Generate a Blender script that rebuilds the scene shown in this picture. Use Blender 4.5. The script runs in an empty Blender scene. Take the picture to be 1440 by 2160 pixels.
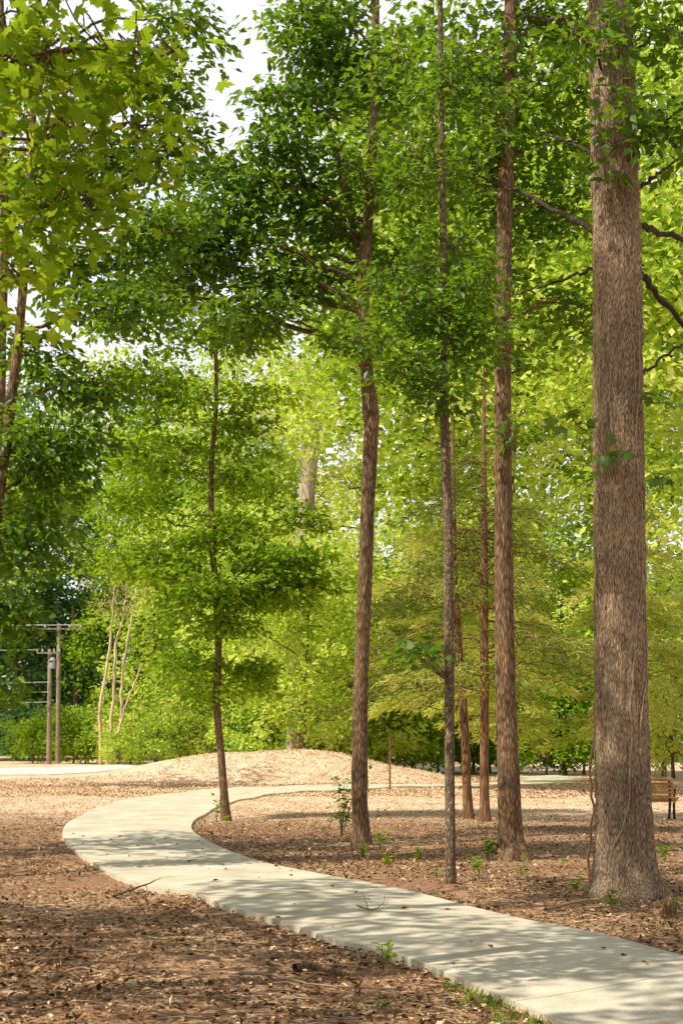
import bpy, math
import numpy as np
from mathutils import Vector, noise, Matrix
rng = np.random.default_rng(11)
COL = bpy.context.scene.collection
F, H, HY = 3000.0, 1.5, 1580.0
def W(px, py, d): return np.array([(px-720)/F*d, d, H+(HY-py)/F*d])
def G(px, py):
    d = H*F/(py-HY); return (px-720)/F*d, d
def sst(a, b, x):
    t = np.clip((x-a)/(b-a), 0, 1); return t*t*(3-2*t)
def hgt(x, y):
    x = np.asarray(x, float); y = np.asarray(y, float)
    z = 0.03*np.sin(x*.7+1.3)*np.sin(y*.45+.4)+.015*np.sin(x*1.9+y*1.1)
    r = np.sqrt(((x+3.2)/10.8)**2+((y-69)/8.8)**2)
    z = z+1.45*(1-sst(.08, 1, r))*(1+.05*np.sin(x*.9+y*.4))
    z = z+.55*sst(60, 82, y)*sst(-5, -13, x)+.4*sst(85, 120, y)
    return z
def hz(x, y): return float(hgt(x, y))

# ------------------------------------------------------------------ materials
def nt(name):
    m = bpy.data.materials.new(name); m.use_nodes = True
    t = m.node_tree; t.nodes.clear()
    return m, t, t.nodes.new('ShaderNodeOutputMaterial')
def N(t, typ, **kw):
    n = t.nodes.new(typ)
    for k, v in kw.items(): setattr(n, k, v)
    return n
def ramp(t, stops, interp='LINEAR'):
    n = t.nodes.new('ShaderNodeValToRGB'); cr = n.color_ramp; cr.interpolation = interp
    while len(cr.elements) < len(stops): cr.elements.new(.5)
    for e, (p, c) in zip(cr.elements, stops):
        e.position = p; e.color = (*c, 1)
    return n
def leaf_mat(name, cols, tcol, tf=.45, gloss=0):
    m, t, out = nt(name); L = t.links.new
    a = N(t, 'ShaderNodeAttribute', attribute_name='rnd')
    r = ramp(t, [(i/(len(cols)-1), c) for i, c in enumerate(cols)]); L(a.outputs['Fac'], r.inputs[0])
    d = N(t, 'ShaderNodeBsdfDiffuse'); L(r.outputs[0], d.inputs[0])
    tr = N(t, 'ShaderNodeBsdfTranslucent')
    mc = N(t, 'ShaderNodeMixRGB', blend_type='MIX'); mc.inputs[0].default_value = .6
    L(r.outputs[0], mc.inputs[1]); mc.inputs[2].default_value = (*tcol, 1); L(mc.outputs[0], tr.inputs[0])
    m1 = N(t, 'ShaderNodeMixShader'); m1.inputs[0].default_value = tf; L(d.outputs[0], m1.inputs[1]); L(tr.outputs[0], m1.inputs[2])
    last = m1
    if gloss:
        g = N(t, 'ShaderNodeBsdfGlossy'); g.inputs['Roughness'].default_value = .42; g.inputs[0].default_value = (.9, .9, .8, 1)
        last = N(t, 'ShaderNodeMixShader'); last.inputs[0].default_value = gloss; L(m1.outputs[0], last.inputs[1]); L(g.outputs[0], last.inputs[2])
    L(last.outputs[0], out.inputs[0]); return m
def bark_mat(name, c0, c1, c2, sc=10, st=.16, spots=None, bump=.7):
    m, t, out = nt(name); L = t.links.new
    tc = N(t, 'ShaderNodeTexCoord'); mp = N(t, 'ShaderNodeMapping'); mp.inputs['Scale'].default_value = (sc, sc, sc*st)
    L(tc.outputs['Object'], mp.inputs['Vector'])
    n1 = N(t, 'ShaderNodeTexNoise'); n1.inputs['Scale'].default_value = 2.2; n1.inputs['Detail'].default_value = 8; n1.inputs['Roughness'].default_value = .65
    L(mp.outputs[0], n1.inputs['Vector'])
    v = N(t, 'ShaderNodeTexVoronoi', feature='DISTANCE_TO_EDGE'); v.inputs['Scale'].default_value = 1.8
    mpv = N(t, 'ShaderNodeMixRGB'); mpv.inputs[0].default_value = .25; L(mp.outputs[0], mpv.inputs[1]); L(n1.outputs['Color'], mpv.inputs[2])
    L(mpv.outputs[0], v.inputs['Vector'])
    ad = N(t, 'ShaderNodeMath', operation='MULTIPLY_ADD'); ad.inputs[1].default_value = .8; L(v.outputs['Distance'], ad.inputs[0]); L(n1.outputs['Fac'], ad.inputs[2])
    r = ramp(t, [(.38, c0), (.6, c1), (.88, c2)]); L(ad.outputs[0], r.inputs[0])
    big = N(t, 'ShaderNodeTexNoise'); big.inputs['Scale'].default_value = 1.3; big.inputs['Detail'].default_value = 3
    L(tc.outputs['Object'], big.inputs['Vector'])
    br = ramp(t, [(.3, (.64, .62, .62)), (.7, (1.26, 1.18, 1.05))]); L(big.outputs['Fac'], br.inputs[0])
    mu = N(t, 'ShaderNodeMixRGB', blend_type='MULTIPLY'); mu.inputs[0].default_value = 1; L(r.outputs[0], mu.inputs[1]); L(br.outputs[0], mu.inputs[2])
    col = mu.outputs[0]
    if spots:
        sn = N(t, 'ShaderNodeTexNoise'); sn.inputs['Scale'].default_value = 22; sn.inputs['Detail'].default_value = 3; L(tc.outputs['Object'], sn.inputs['Vector'])
        sr = ramp(t, [(.60, (0, 0, 0)), (.68, (.8, .8, .8))]); L(sn.outputs['Fac'], sr.inputs[0])
        ms = N(t, 'ShaderNodeMixRGB'); L(sr.outputs[0], ms.inputs[0]); L(col, ms.inputs[1]); ms.inputs[2].default_value = (*spots, 1); col = ms.outputs[0]
    b = N(t, 'ShaderNodeBsdfPrincipled'); b.inputs['Roughness'].default_value = .9; L(col, b.inputs['Base Color'])
    bp = N(t, 'ShaderNodeBump'); bp.inputs['Strength'].default_value = bump; bp.inputs['Distance'].default_value = .03; L(ad.outputs[0], bp.inputs['Height']); L(bp.outputs[0], b.inputs['Normal'])
    L(b.outputs[0], out.inputs[0]); return m
def plain(name, c, rough=.7, metal=0, var=.25, sc=20):
    m, t, out = nt(name); L = t.links.new
    tc = N(t, 'ShaderNodeTexCoord'); n1 = N(t, 'ShaderNodeTexNoise'); n1.inputs['Scale'].default_value = sc; n1.inputs['Detail'].default_value = 5
    L(tc.outputs['Object'], n1.inputs['Vector'])
    r = ramp(t, [(.3, tuple(x*(1-var) for x in c)), (.7, tuple(min(1, x*(1+var)) for x in c))]); L(n1.outputs['Fac'], r.inputs[0])
    b = N(t, 'ShaderNodeBsdfPrincipled'); b.inputs['Roughness'].default_value = rough; b.inputs['Metallic'].default_value = metal
    L(r.outputs[0], b.inputs['Base Color']); L(b.outputs[0], out.inputs[0]); return m
def ground_mat():
    m, t, out = nt('leaf litter soil'); L = t.links.new
    tc = N(t, 'ShaderNodeTexCoord')
    wn = N(t, 'ShaderNodeTexNoise'); wn.inputs['Scale'].default_value = 9; L(tc.outputs['Object'], wn.inputs['Vector'])
    wm = N(t, 'ShaderNodeMixRGB'); wm.inputs[0].default_value = .06; L(tc.outputs['Object'], wm.inputs[1]); L(wn.outputs['Color'], wm.inputs[2])
    v = N(t, 'ShaderNodeTexVoronoi'); v.inputs['Scale'].default_value = 34; L(wm.outputs[0], v.inputs['Vector'])
    sp = N(t, 'ShaderNodeSeparateColor'); L(v.outputs['Color'], sp.inputs[0])
    r = ramp(t, [(0, (.045, .021, .010)), (.35, (.19, .092, .042)), (.7, (.46, .26, .125)), (1, (.80, .56, .32))]); L(sp.outputs[0], r.inputs[0])
    big = N(t, 'ShaderNodeTexNoise'); big.inputs['Scale'].default_value = .5; big.inputs['Detail'].default_value = 6; L(tc.outputs['Object'], big.inputs['Vector'])
    fine = N(t, 'ShaderNodeTexNoise'); fine.inputs['Scale'].default_value = 60; fine.inputs['Detail'].default_value = 4; L(tc.outputs['Object'], fine.inputs['Vector'])
    dr = ramp(t, [(.3, (.16, .07, .032)), (.7, (.48, .24, .12))]); L(fine.outputs['Fac'], dr.inputs[0])
    br = ramp(t, [(.42, (0, 0, 0)), (.62, (.75, .75, .75))]); L(big.outputs['Fac'], br.inputs[0])
    mx = N(t, 'ShaderNodeMixRGB'); L(br.outputs[0], mx.inputs[0]); L(r.outputs[0], mx.inputs[1]); L(dr.outputs[0], mx.inputs[2])
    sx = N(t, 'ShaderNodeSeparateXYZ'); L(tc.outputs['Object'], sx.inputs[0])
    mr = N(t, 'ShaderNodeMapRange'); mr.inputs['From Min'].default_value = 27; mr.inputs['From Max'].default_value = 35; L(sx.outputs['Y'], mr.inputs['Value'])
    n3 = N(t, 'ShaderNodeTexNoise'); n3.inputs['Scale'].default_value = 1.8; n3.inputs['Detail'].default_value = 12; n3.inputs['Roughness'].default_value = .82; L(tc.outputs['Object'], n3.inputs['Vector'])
    fr = ramp(t, [(.33, (.28, .14, .07)), (.47, (.74, .49, .31)), (.62, (.95, .77, .58))]); L(n3.outputs['Fac'], fr.inputs[0])  # pale straw far ground, lightened further to paint in a sunlit strip
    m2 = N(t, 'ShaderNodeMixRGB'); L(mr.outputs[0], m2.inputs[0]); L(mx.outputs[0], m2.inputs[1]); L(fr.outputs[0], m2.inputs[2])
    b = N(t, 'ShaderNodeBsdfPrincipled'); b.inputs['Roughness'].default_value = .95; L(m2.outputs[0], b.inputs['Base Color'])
    ad = N(t, 'ShaderNodeMath', operation='ADD'); L(sp.outputs[1], ad.inputs[0]); L(fine.outputs['Fac'], ad.inputs[1])
    bp = N(t, 'ShaderNodeBump'); bp.inputs['Strength'].default_value = .6; bp.inputs['Distance'].default_value = .03; L(ad.outputs[0], bp.inputs['Height']); L(bp.outputs[0], b.inputs['Normal'])
    L(b.outputs[0], out.inputs[0]); return m
def concrete_mat():
    m, t, out = nt('warm concrete'); L = t.links.new
    tc = N(t, 'ShaderNodeTexCoord')
    a = N(t, 'ShaderNodeTexNoise'); a.inputs['Scale'].default_value = 1.4; a.inputs['Detail'].default_value = 8; a.inputs['Roughness'].default_value = .7; L(tc.outputs['Object'], a.inputs['Vector'])
    c = N(t, 'ShaderNodeTexNoise'); c.inputs['Scale'].default_value = 70; c.inputs['Detail'].default_value = 3; L(tc.outputs['Object'], c.inputs['Vector'])
    r = ramp(t, [(.3, (.46, .385, .27)), (.5, (.66, .58, .435)), (.72, (.80, .72, .57))]); L(a.outputs['Fac'], r.inputs[0])
    r2 = ramp(t, [(.3, (.78, .78, .76)), (.6, (1.05, 1.05, 1.05))]); L(c.outputs['Fac'], r2.inputs[0])
    mu = N(t, 'ShaderNodeMixRGB', blend_type='MULTIPLY'); mu.inputs[0].default_value = 1; L(r.outputs[0], mu.inputs[1]); L(r2.outputs[0], mu.inputs[2])
    al = N(t, 'ShaderNodeAttribute', attribute_name='along')
    md = N(t, 'ShaderNodeMath', operation='MODULO'); md.inputs[1].default_value = 1.7; L(al.outputs['Fac'], md.inputs[0])
    lt = N(t, 'ShaderNodeMath', operation='LESS_THAN'); lt.inputs[1].default_value = .018; L(md.outputs[0], lt.inputs[0])
    lf = N(t, 'ShaderNodeMath', operation='MULTIPLY'); lf.inputs[1].default_value = .6; L(lt.outputs[0], lf.inputs[0])
    mx = N(t, 'ShaderNodeMixRGB'); L(lf.outputs[0], mx.inputs[0]); L(mu.outputs[0], mx.inputs[1]); mx.inputs[2].default_value = (.14, .11, .08, 1)
    b = N(t, 'ShaderNodeBsdfPrincipled'); b.inputs['Roughness'].default_value = .85; L(mx.outputs[0], b.inputs['Base Color'])
    bp = N(t, 'ShaderNodeBump'); bp.inputs['Strength'].default_value = .25; bp.inputs['Distance'].default_value = .01; L(c.outputs['Fac'], bp.inputs['Height']); L(bp.outputs[0], b.inputs['Normal'])
    L(b.outputs[0], out.inputs[0]); return m
def rnd_mat(name, cols, rough=.9):
    m, t, out = nt(name); L = t.links.new
    a = N(t, 'ShaderNodeAttribute', attribute_name='rnd')
    r = ramp(t, [(i/(len(cols)-1), c) for i, c in enumerate(cols)]); L(a.outputs['Fac'], r.inputs[0])
    b = N(t, 'ShaderNodeBsdfDiffuse'); L(r.outputs[0], b.inputs[0])
    L(b.outputs[0], out.inputs[0]); return m

M = dict(
 ground=ground_mat(), concrete=concrete_mat(), asphalt=plain('pale worn asphalt', (.66, .64, .60), .9, 0, .15, 3),
 bark_big=bark_mat('grey brown ridged bark', (.08, .05, .032), (.40, .285, .19), (.78, .62, .46), 34, .26, None, .9),
 bark=bark_mat('brown bark', (.035, .019, .01), (.19, .112, .055), (.48, .32, .185), 22, .2),
 bark_dark=bark_mat('dark limb bark', (.02, .013, .008), (.075, .05, .03), (.17, .12, .075), 20, .3),
 bark_thin=bark_mat('grey brown mottled bark', (.05, .033, .02), (.20, .14, .085), (.36, .27, .18), 20, .5, (.46, .40, .30)),
 bark_red=bark_mat('red brown bark', (.07, .032, .014), (.24, .12, .056), (.46, .28, .145), 18, .1),
 bark_far=bark_mat('far brown bark', (.06, .035, .018), (.18, .115, .065), (.32, .23, .14), 5, .2),
 bark_pale=bark_mat('pale dead wood', (.36, .26, .17), (.62, .48, .33), (.78, .64, .48), 6, .2),
 bark_grey=bark_mat('weathered grey bark', (.17, .13, .10), (.38, .30, .24), (.58, .49, .40), 4, .2),
 vine=plain('dry vine', (.46, .32, .20), .9),
 leaf_dark=leaf_mat('dark green leaf', [(.008, .036, .006), (.026, .09, .010), (.072, .185, .016), (.22, .38, .028)], (.48, .72, .018), .46, .035),
 leaf_mid=leaf_mat('mid green leaf', [(.022, .07, .010), (.072, .185, .015), (.20, .35, .024), (.46, .57, .045)], (.64, .83, .035), .5),
 leaf_maple=leaf_mat('yellow green maple leaf', [(.024, .08, .010), (.072, .19, .014), (.21, .36, .02), (.56, .59, .045)], (.66, .80, .03), .54),
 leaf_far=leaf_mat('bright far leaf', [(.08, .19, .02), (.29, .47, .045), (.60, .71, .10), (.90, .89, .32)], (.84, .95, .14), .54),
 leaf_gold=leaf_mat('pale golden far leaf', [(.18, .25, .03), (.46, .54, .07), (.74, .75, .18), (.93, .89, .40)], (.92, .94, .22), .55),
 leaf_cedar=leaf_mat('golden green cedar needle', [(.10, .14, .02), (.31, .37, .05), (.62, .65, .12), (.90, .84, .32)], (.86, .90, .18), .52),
 leaf_cedar_dark=leaf_mat('olive green cedar needle', [(.028, .055, .011), (.09, .14, .024), (.27, .33, .06), (.64, .63, .17)], (.58, .66, .10), .44),
 leaf_dry=leaf_mat('dry beige leaf', [(.30, .28, .11), (.52, .46, .20), (.70, .60, .32)], (.7, .62, .25), .4),
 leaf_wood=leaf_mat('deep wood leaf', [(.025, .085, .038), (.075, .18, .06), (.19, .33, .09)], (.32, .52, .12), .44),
 litter=rnd_mat('dead leaf', [(.045, .021, .010), (.18, .09, .04), (.43, .25, .12), (.72, .50, .28), (.93, .76, .53)]),
 stick=plain('dead stick', (.36, .25, .16), .9), grass=leaf_mat('grass blade', [(.06, .14, .015), (.17, .30, .03), (.36, .44, .07)], (.45, .55, .05), .38),
 slat=plain('oiled bench wood', (.38, .20, .07), .5), iron=plain('black iron', (.015, .015, .017), .45, .5), rust=plain('rusty steel', (.18, .095, .055), .85),
 pole=plain('weathered pole wood', (.26, .195, .14), .9, 0, .3, 4), ceramic=plain('grey ceramic', (.4, .42, .45), .3), wire=plain('pale cable', (.6, .62, .65), .5, .1), can=plain('grey painted can', (.30, .33, .36), .4))

# ------------------------------------------------------------------ mesh collector
class MB:
    def __init__(s): s.v = []; s.n = 0; s.f = []
    def add(s, v, f, mi=0, rnd=None):
        f = np.asarray(f, np.int64); s.v.append(np.asarray(v, float)); s.f.append((f+s.n, mi, np.full(len(f), .5) if rnd is None else rnd)); s.n += len(v)
    def build(s, name, mats, parent=None, origin=(0, 0, 0), smooth=False):
        me = bpy.data.meshes.new(name)
        v = np.concatenate(s.v)-np.asarray(origin)
        me.vertices.add(len(v)); me.vertices.foreach_set('co', v.astype(np.float32).ravel())
        loops = np.concatenate([f.ravel() for f, _, _ in s.f]).astype(np.int32)
        tot = np.concatenate([np.full(len(f), f.shape[1]) for f, _, _ in s.f])
        st = np.concatenate([[0], np.cumsum(tot)[:-1]]).astype(np.int32)
        me.loops.add(len(loops)); me.loops.foreach_set('vertex_index', loops)
        me.polygons.add(len(tot)); me.polygons.foreach_set('loop_start', st)
        me.polygons.foreach_set('material_index', np.concatenate([np.full(len(f), mi) for f, mi, _ in s.f]).astype(np.int32))
        me.polygons.foreach_set('use_smooth', np.full(len(tot), smooth))
        me.update(calc_edges=True)
        a = me.attributes.new('rnd', 'FLOAT', 'FACE'); a.data.foreach_set('value', np.concatenate([r for _, _, r in s.f]).astype(np.float32))
        for m in (mats if isinstance(mats, (list, tuple)) else [mats]): me.materials.append(m)
        o = bpy.data.objects.new(name, me); COL.objects.link(o)
        if parent: o.parent = parent
        return o
def catmull(P, n):
    P = np.asarray(P, float)
    if len(P) == 2: P = np.array([P[0], (P[0]+P[1])/2, P[1]])
    Q = np.vstack([2*P[0]-P[1], P, 2*P[-1]-P[-2]])
    t = np.linspace(0, len(P)-1-1e-9, n); i = t.astype(int); u = (t-i)[:, None]
    a, b, c, d = Q[i], Q[i+1], Q[i+2], Q[i+3]
    return .5*(2*b+(c-a)*u+(2*a-5*b+4*c-d)*u**2+(3*b-a-3*c+d)*u**3)
def nrm(a): return a/np.maximum(np.linalg.norm(a, axis=-1, keepdims=True), 1e-9)
def tube(mb, pts, rad, sides=6, mi=0, dispf=None, cap=True):
    P = np.asarray(pts, float); n = len(P); R = np.broadcast_to(np.asarray(rad, float), (n,))
    T = nrm(np.gradient(P, axis=0)); ov = nrm(P[-1]-P[0])
    ref = np.array([1., 0, 0]) if abs(ov[2]) > .75 else np.array([0, 0, 1.])
    A = nrm(np.cross(T, ref)); B = np.cross(T, A)
    th = np.linspace(0, 2*np.pi, sides, endpoint=False)
    D = A[:, None, :]*np.cos(th)[None, :, None]+B[:, None, :]*np.sin(th)[None, :, None]
    RR = R[:, None]*np.ones((1, sides))
    if dispf is not None: RR = RR*dispf(P, D, th, R)
    v = (P[:, None, :]+D*RR[..., None]).reshape(-1, 3)
    i = np.arange(n-1)[:, None]*sides; j = np.arange(sides)[None, :]; k = (j+1) % sides
    f = np.stack([i+j, i+k, i+sides+k, i+sides+j], -1).reshape(-1, 4)
    mb.add(v, f, mi)
    if cap:
        c = np.array([[ (n-1)*sides+q for q in range(sides)]]); mb.f.append((c+mb.n-len(v), mi, np.full(1, .5)))
def bar(mb, a, b, w, h, mi=0, up=(0, 0, 1)):
    a = np.asarray(a, float); b = np.asarray(b, float); t = nrm(b-a); u = np.asarray(up, float)
    s = nrm(np.cross(t, u)); u = np.cross(s, t)
    v = [p+s*x*w/2+u*y*h/2 for p in (a, b) for x, y in ((-1, -1), (1, -1), (1, 1), (-1, 1))]
    mb.add(v, [[0, 1, 2, 3], [7, 6, 5, 4], [0, 4, 5, 1], [1, 5, 6, 2], [2, 6, 7, 3], [3, 7, 4, 0]], mi)
def fan(half, cy, z=.18):
    pts = [(0, 0)]+half+[(0, 1)]+[(-x, y) for x, y in half[::-1]]
    v = [(0, cy, 0)]+[(x, y, -z*((abs(x)*1.2)**2+max(0, y-cy)**2)) for x, y in pts]
    n = len(pts); return np.array(v), np.array([[0, 1+i, 1+(i+1) % n] for i in range(n)])
T_LEAF = (np.array([(0, 0, 0), (.27, .42, .07), (0, 1, -.1), (-.27, .42, .07), (0, .5, -.02)]), np.array([[0, 1, 2, 4], [0, 4, 2, 3]]))
T_DIA = (np.array([(0, 0, 0), (.32, .5, .05), (0, 1, -.06), (-.32, .5, .05)]), np.array([[0, 1, 2, 3]]))
T_NEED = (np.array([(0, 0, 0), (.085, .45, .02), (0, 1, -.08), (-.085, .45, .02)]), np.array([[0, 1, 2, 3]]))
T_MAPLE = fan([(.06, .01), (.33, -.03), (.27, .15), (.36, .2), (.56, .46), (.36, .44), (.31, .5), (.17, .47), (.25, .74), (.13, .72)], .3)
T_OAK = fan([(.07, .14), (.17, .22), (.1, .33), (.3, .42), (.16, .52), (.33, .66), (.18, .7), (.22, .86), (.09, .88)], .5, .12)
T_DEAD = (np.array([(0, 0, 0), (.3, .4, .16), (0, 1, .12), (-.28, .45, .2), (0, .5, -.02)]), np.array([[0, 1, 2, 4], [0, 4, 2, 3]]))
def add_leaves(mb, C, Fw, Nr, S, tm, mi=0, rnd=None):
    tv, tf = tm; n = len(C)
    Fw = nrm(Fw); R = nrm(np.cross(Fw, Nr)); U = np.cross(R, Fw)
    v = C[:, None, :]+S[:, None, None]*(tv[None, :, 0:1]*R[:, None, :]+tv[None, :, 1:2]*Fw[:, None, :]+tv[None, :, 2:3]*U[:, None, :])
    f = (tf[None]+np.arange(n)[:, None, None]*len(tv)).reshape(-1, tf.shape[1])
    if rnd is None: rnd = rng.random(n)
    mb.add(v.reshape(-1, 3), f, mi, np.repeat(rnd, len(tf)))
def sprays(mb, C, R, n, size, tm, thick=.08, droop=.25, tilt=.3, nj=.45, mi=0):
    m = len(C); R = np.broadcast_to(np.asarray(R, float), (m,))
    r = np.sqrt(rng.random((m, n)))*R[:, None]; a = rng.random((m, n))*2*np.pi
    ox, oy = r*np.cos(a), r*np.sin(a); sl = rng.normal(0, tilt, (m, 2, 1))
    oz = rng.normal(0, 1, (m, n))*thick*R[:, None]/.4-droop*r*r/np.maximum(R[:, None], .01)+sl[:, 0]*ox+sl[:, 1]*oy
    P = (C[:, None, :]+np.stack([ox, oy, oz], -1)).reshape(-1, 3); T = m*n
    Fw = np.stack([np.cos(a), np.sin(a), np.full_like(a, -.3)], -1).reshape(-1, 3)+rng.normal(0, .55, (T, 3))
    Nr = np.array([0, 0, 1.])+rng.normal(0, nj, (T, 3))
    S = rng.uniform(size[0], size[1], T)
    base = np.repeat(rng.normal(0, .22, m), n)
    add_leaves(mb, P, Fw, Nr, S, tm, mi, np.clip(rng.random(T)*.7+.1+base, 0, 1))

def tag(o, label=None, cat=None, group=None, kind=None):
    if label: o['label'] = label
    if cat: o['category'] = cat
    if group: o['group'] = group
    if kind: o['kind'] = kind
    return o
def empty(name, loc, label, cat, group=None):
    o = bpy.data.objects.new(name, None); COL.objects.link(o); o.location = loc; o.empty_display_size = .2
    return tag(o, label, cat, group)
def dup(root, loc, rz=0, sc=(1, 1, 1), label=None, group=None, leaf=None):
    r = root.copy(); COL.objects.link(r); r.location = loc; r.rotation_euler = (0, 0, rz); r.scale = sc
    if label: r['label'] = label
    if group: r['group'] = group
    for ch in list(root.children):
        c = ch.copy(); COL.objects.link(c); c.parent = r
        if leaf and c.name.startswith('crown'):
            c.material_slots[0].link = 'OBJECT'; c.material_slots[0].material = M[leaf]
        for g in list(ch.children):
            e = g.copy(); COL.objects.link(e); e.parent = c
    return r

# ------------------------------------------------------------------ ground, path, road
gx = np.unique(np.round(np.concatenate([np.linspace(-600, -60, 19), np.linspace(-60, -14, 70), np.linspace(-14, 14, 150), np.linspace(14, 60, 70), np.linspace(60, 600, 19)]), 4))
gy = np.unique(np.round(np.concatenate([np.linspace(-120, 0, 13), np.linspace(0, 40, 200), np.linspace(40, 100, 150), np.linspace(100, 160, 30), np.linspace(160, 900, 20)]), 4))
XX, YY = np.meshgrid(gx, gy); near = (YY < 45) & (abs(XX) < 16) & (YY > 0)
ZZ = hgt(XX, YY)+np.where(near, rng.normal(0, .006, XX.shape), 0)
nx = len(gx); i = np.arange(len(gy)-1)[:, None]*nx+np.arange(nx-1)[None, :]
mb = MB(); mb.add(np.stack([XX, YY, ZZ], -1).reshape(-1, 3), np.stack([i, i+1, i+nx+1, i+nx], -1).reshape(-1, 4))
tag(mb.build('ground', M['ground'], smooth=True), kind='structure')

PA = [((2.4, 3.5), (4.3, 4.5)), ((1.62, 6.2), (3.35, 7.2)), ((1.177, 7.76), (2.85, 8.7)), ((.861, 8.91), (2.4, 10)), ((.441, 10.18), (2.05, 11.3)), ((-.074, 11.11), (1.6, 12.2)), ((-.48, 12), (1.15, 13.3)), ((-1.1, 13.24), (.75, 14.4)), ((-1.51, 14.38), (.25, 15.4))]
PB = [((-1.85, 14.72), (.1, 15.62)), ((-2.25, 15.5), (-.3, 16.5)), ((-2.94, 17.44), (-1., 18.2)), ((-3.97, 20.9), (-1.95, 21.6)), ((-4.76, 24.3), (-2.6, 25)), ((-5.5, 29), (-3, 29)), ((-6, 35.2), (-3.1, 34)), ((-6.1, 42.5), (-2.9, 40.2)), ((-4.9, 50), (-2.17, 46.4)), ((-2.7, 55), (-.34, 51.1)), ((0, 57.6), (2.04, 54.6)), ((3.85, 59.6), (5.4, 57)), ((7.5, 64), (9.5, 61)), ((9.4, 73), (12, 72)), ((8, 86), (11, 87))]
La = catmull([p[0] for p in PA], 60); Ra = catmull([p[1] for p in PA], 60)
Lb = catmull([p[0] for p in PB], 120); Rb = catmull([p[1] for p in PB], 120)
PL, PR = np.vstack([La, Lb]), np.vstack([Ra, Rb])
POLY = np.vstack([PL, PR[::-1]])
def in_path(x, y, poly=POLY):
    ins = np.zeros(x.shape, bool); n = len(poly)
    for k in range(n):
        x0, y0 = poly[k]; x1, y1 = poly[(k+1) % n]
        if y0 == y1: continue
        c = ((y0 > y) != (y1 > y)) & (x < (x1-x0)*(y-y0)/(y1-y0)+x0); ins ^= c
    return ins
def ribbon(name, L, R, mat, lift, side, nc=8):
    n = len(L); t = np.linspace(0, 1, nc)
    P = L[:, None, :]*(1-t)[None, :, None]+R[:, None, :]*t[None, :, None]
    Z = hgt(P[..., 0], P[..., 1])+lift
    top = np.concatenate([P, Z[..., None]], -1)
    lo = top[:, :1].copy(); lo[..., 2] -= side; hi = top[:, -1:].copy(); hi[..., 2] -= side
    A = np.concatenate([lo, top, hi], 1); k = nc+2
    i = np.arange(n-1)[:, None]*k+np.arange(k-1)[None, :]
    m = MB(); m.add(A.reshape(-1, 3), np.stack([i, i+1, i+k+1, i+k], -1).reshape(-1, 4))
    o = m.build(name, mat); cen = (L+R)/2
    s = np.concatenate([[0], np.cumsum(np.linalg.norm(np.diff(cen, axis=0), axis=1))])
    a = o.data.attributes.new('along', 'FLOAT', 'POINT'); a.data.foreach_set('value', np.repeat(s, k).astype(np.float32))
    return tag(o, kind='structure')
ribbon('path', PL, PR, M['concrete'], .055, .16)
rc = catmull([(-70, 70), (-40, 71), (-22, 71.5), (-14, 74), (-9, 79), (-3, 84), (8, 90)], 60)
tn = nrm(np.gradient(rc, axis=0)); nn = np.stack([-tn[:, 1], tn[:, 0]], -1)
ribbon('road', rc+nn*3.6, rc-nn*3.6, M['asphalt'], .05, .12)

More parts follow.
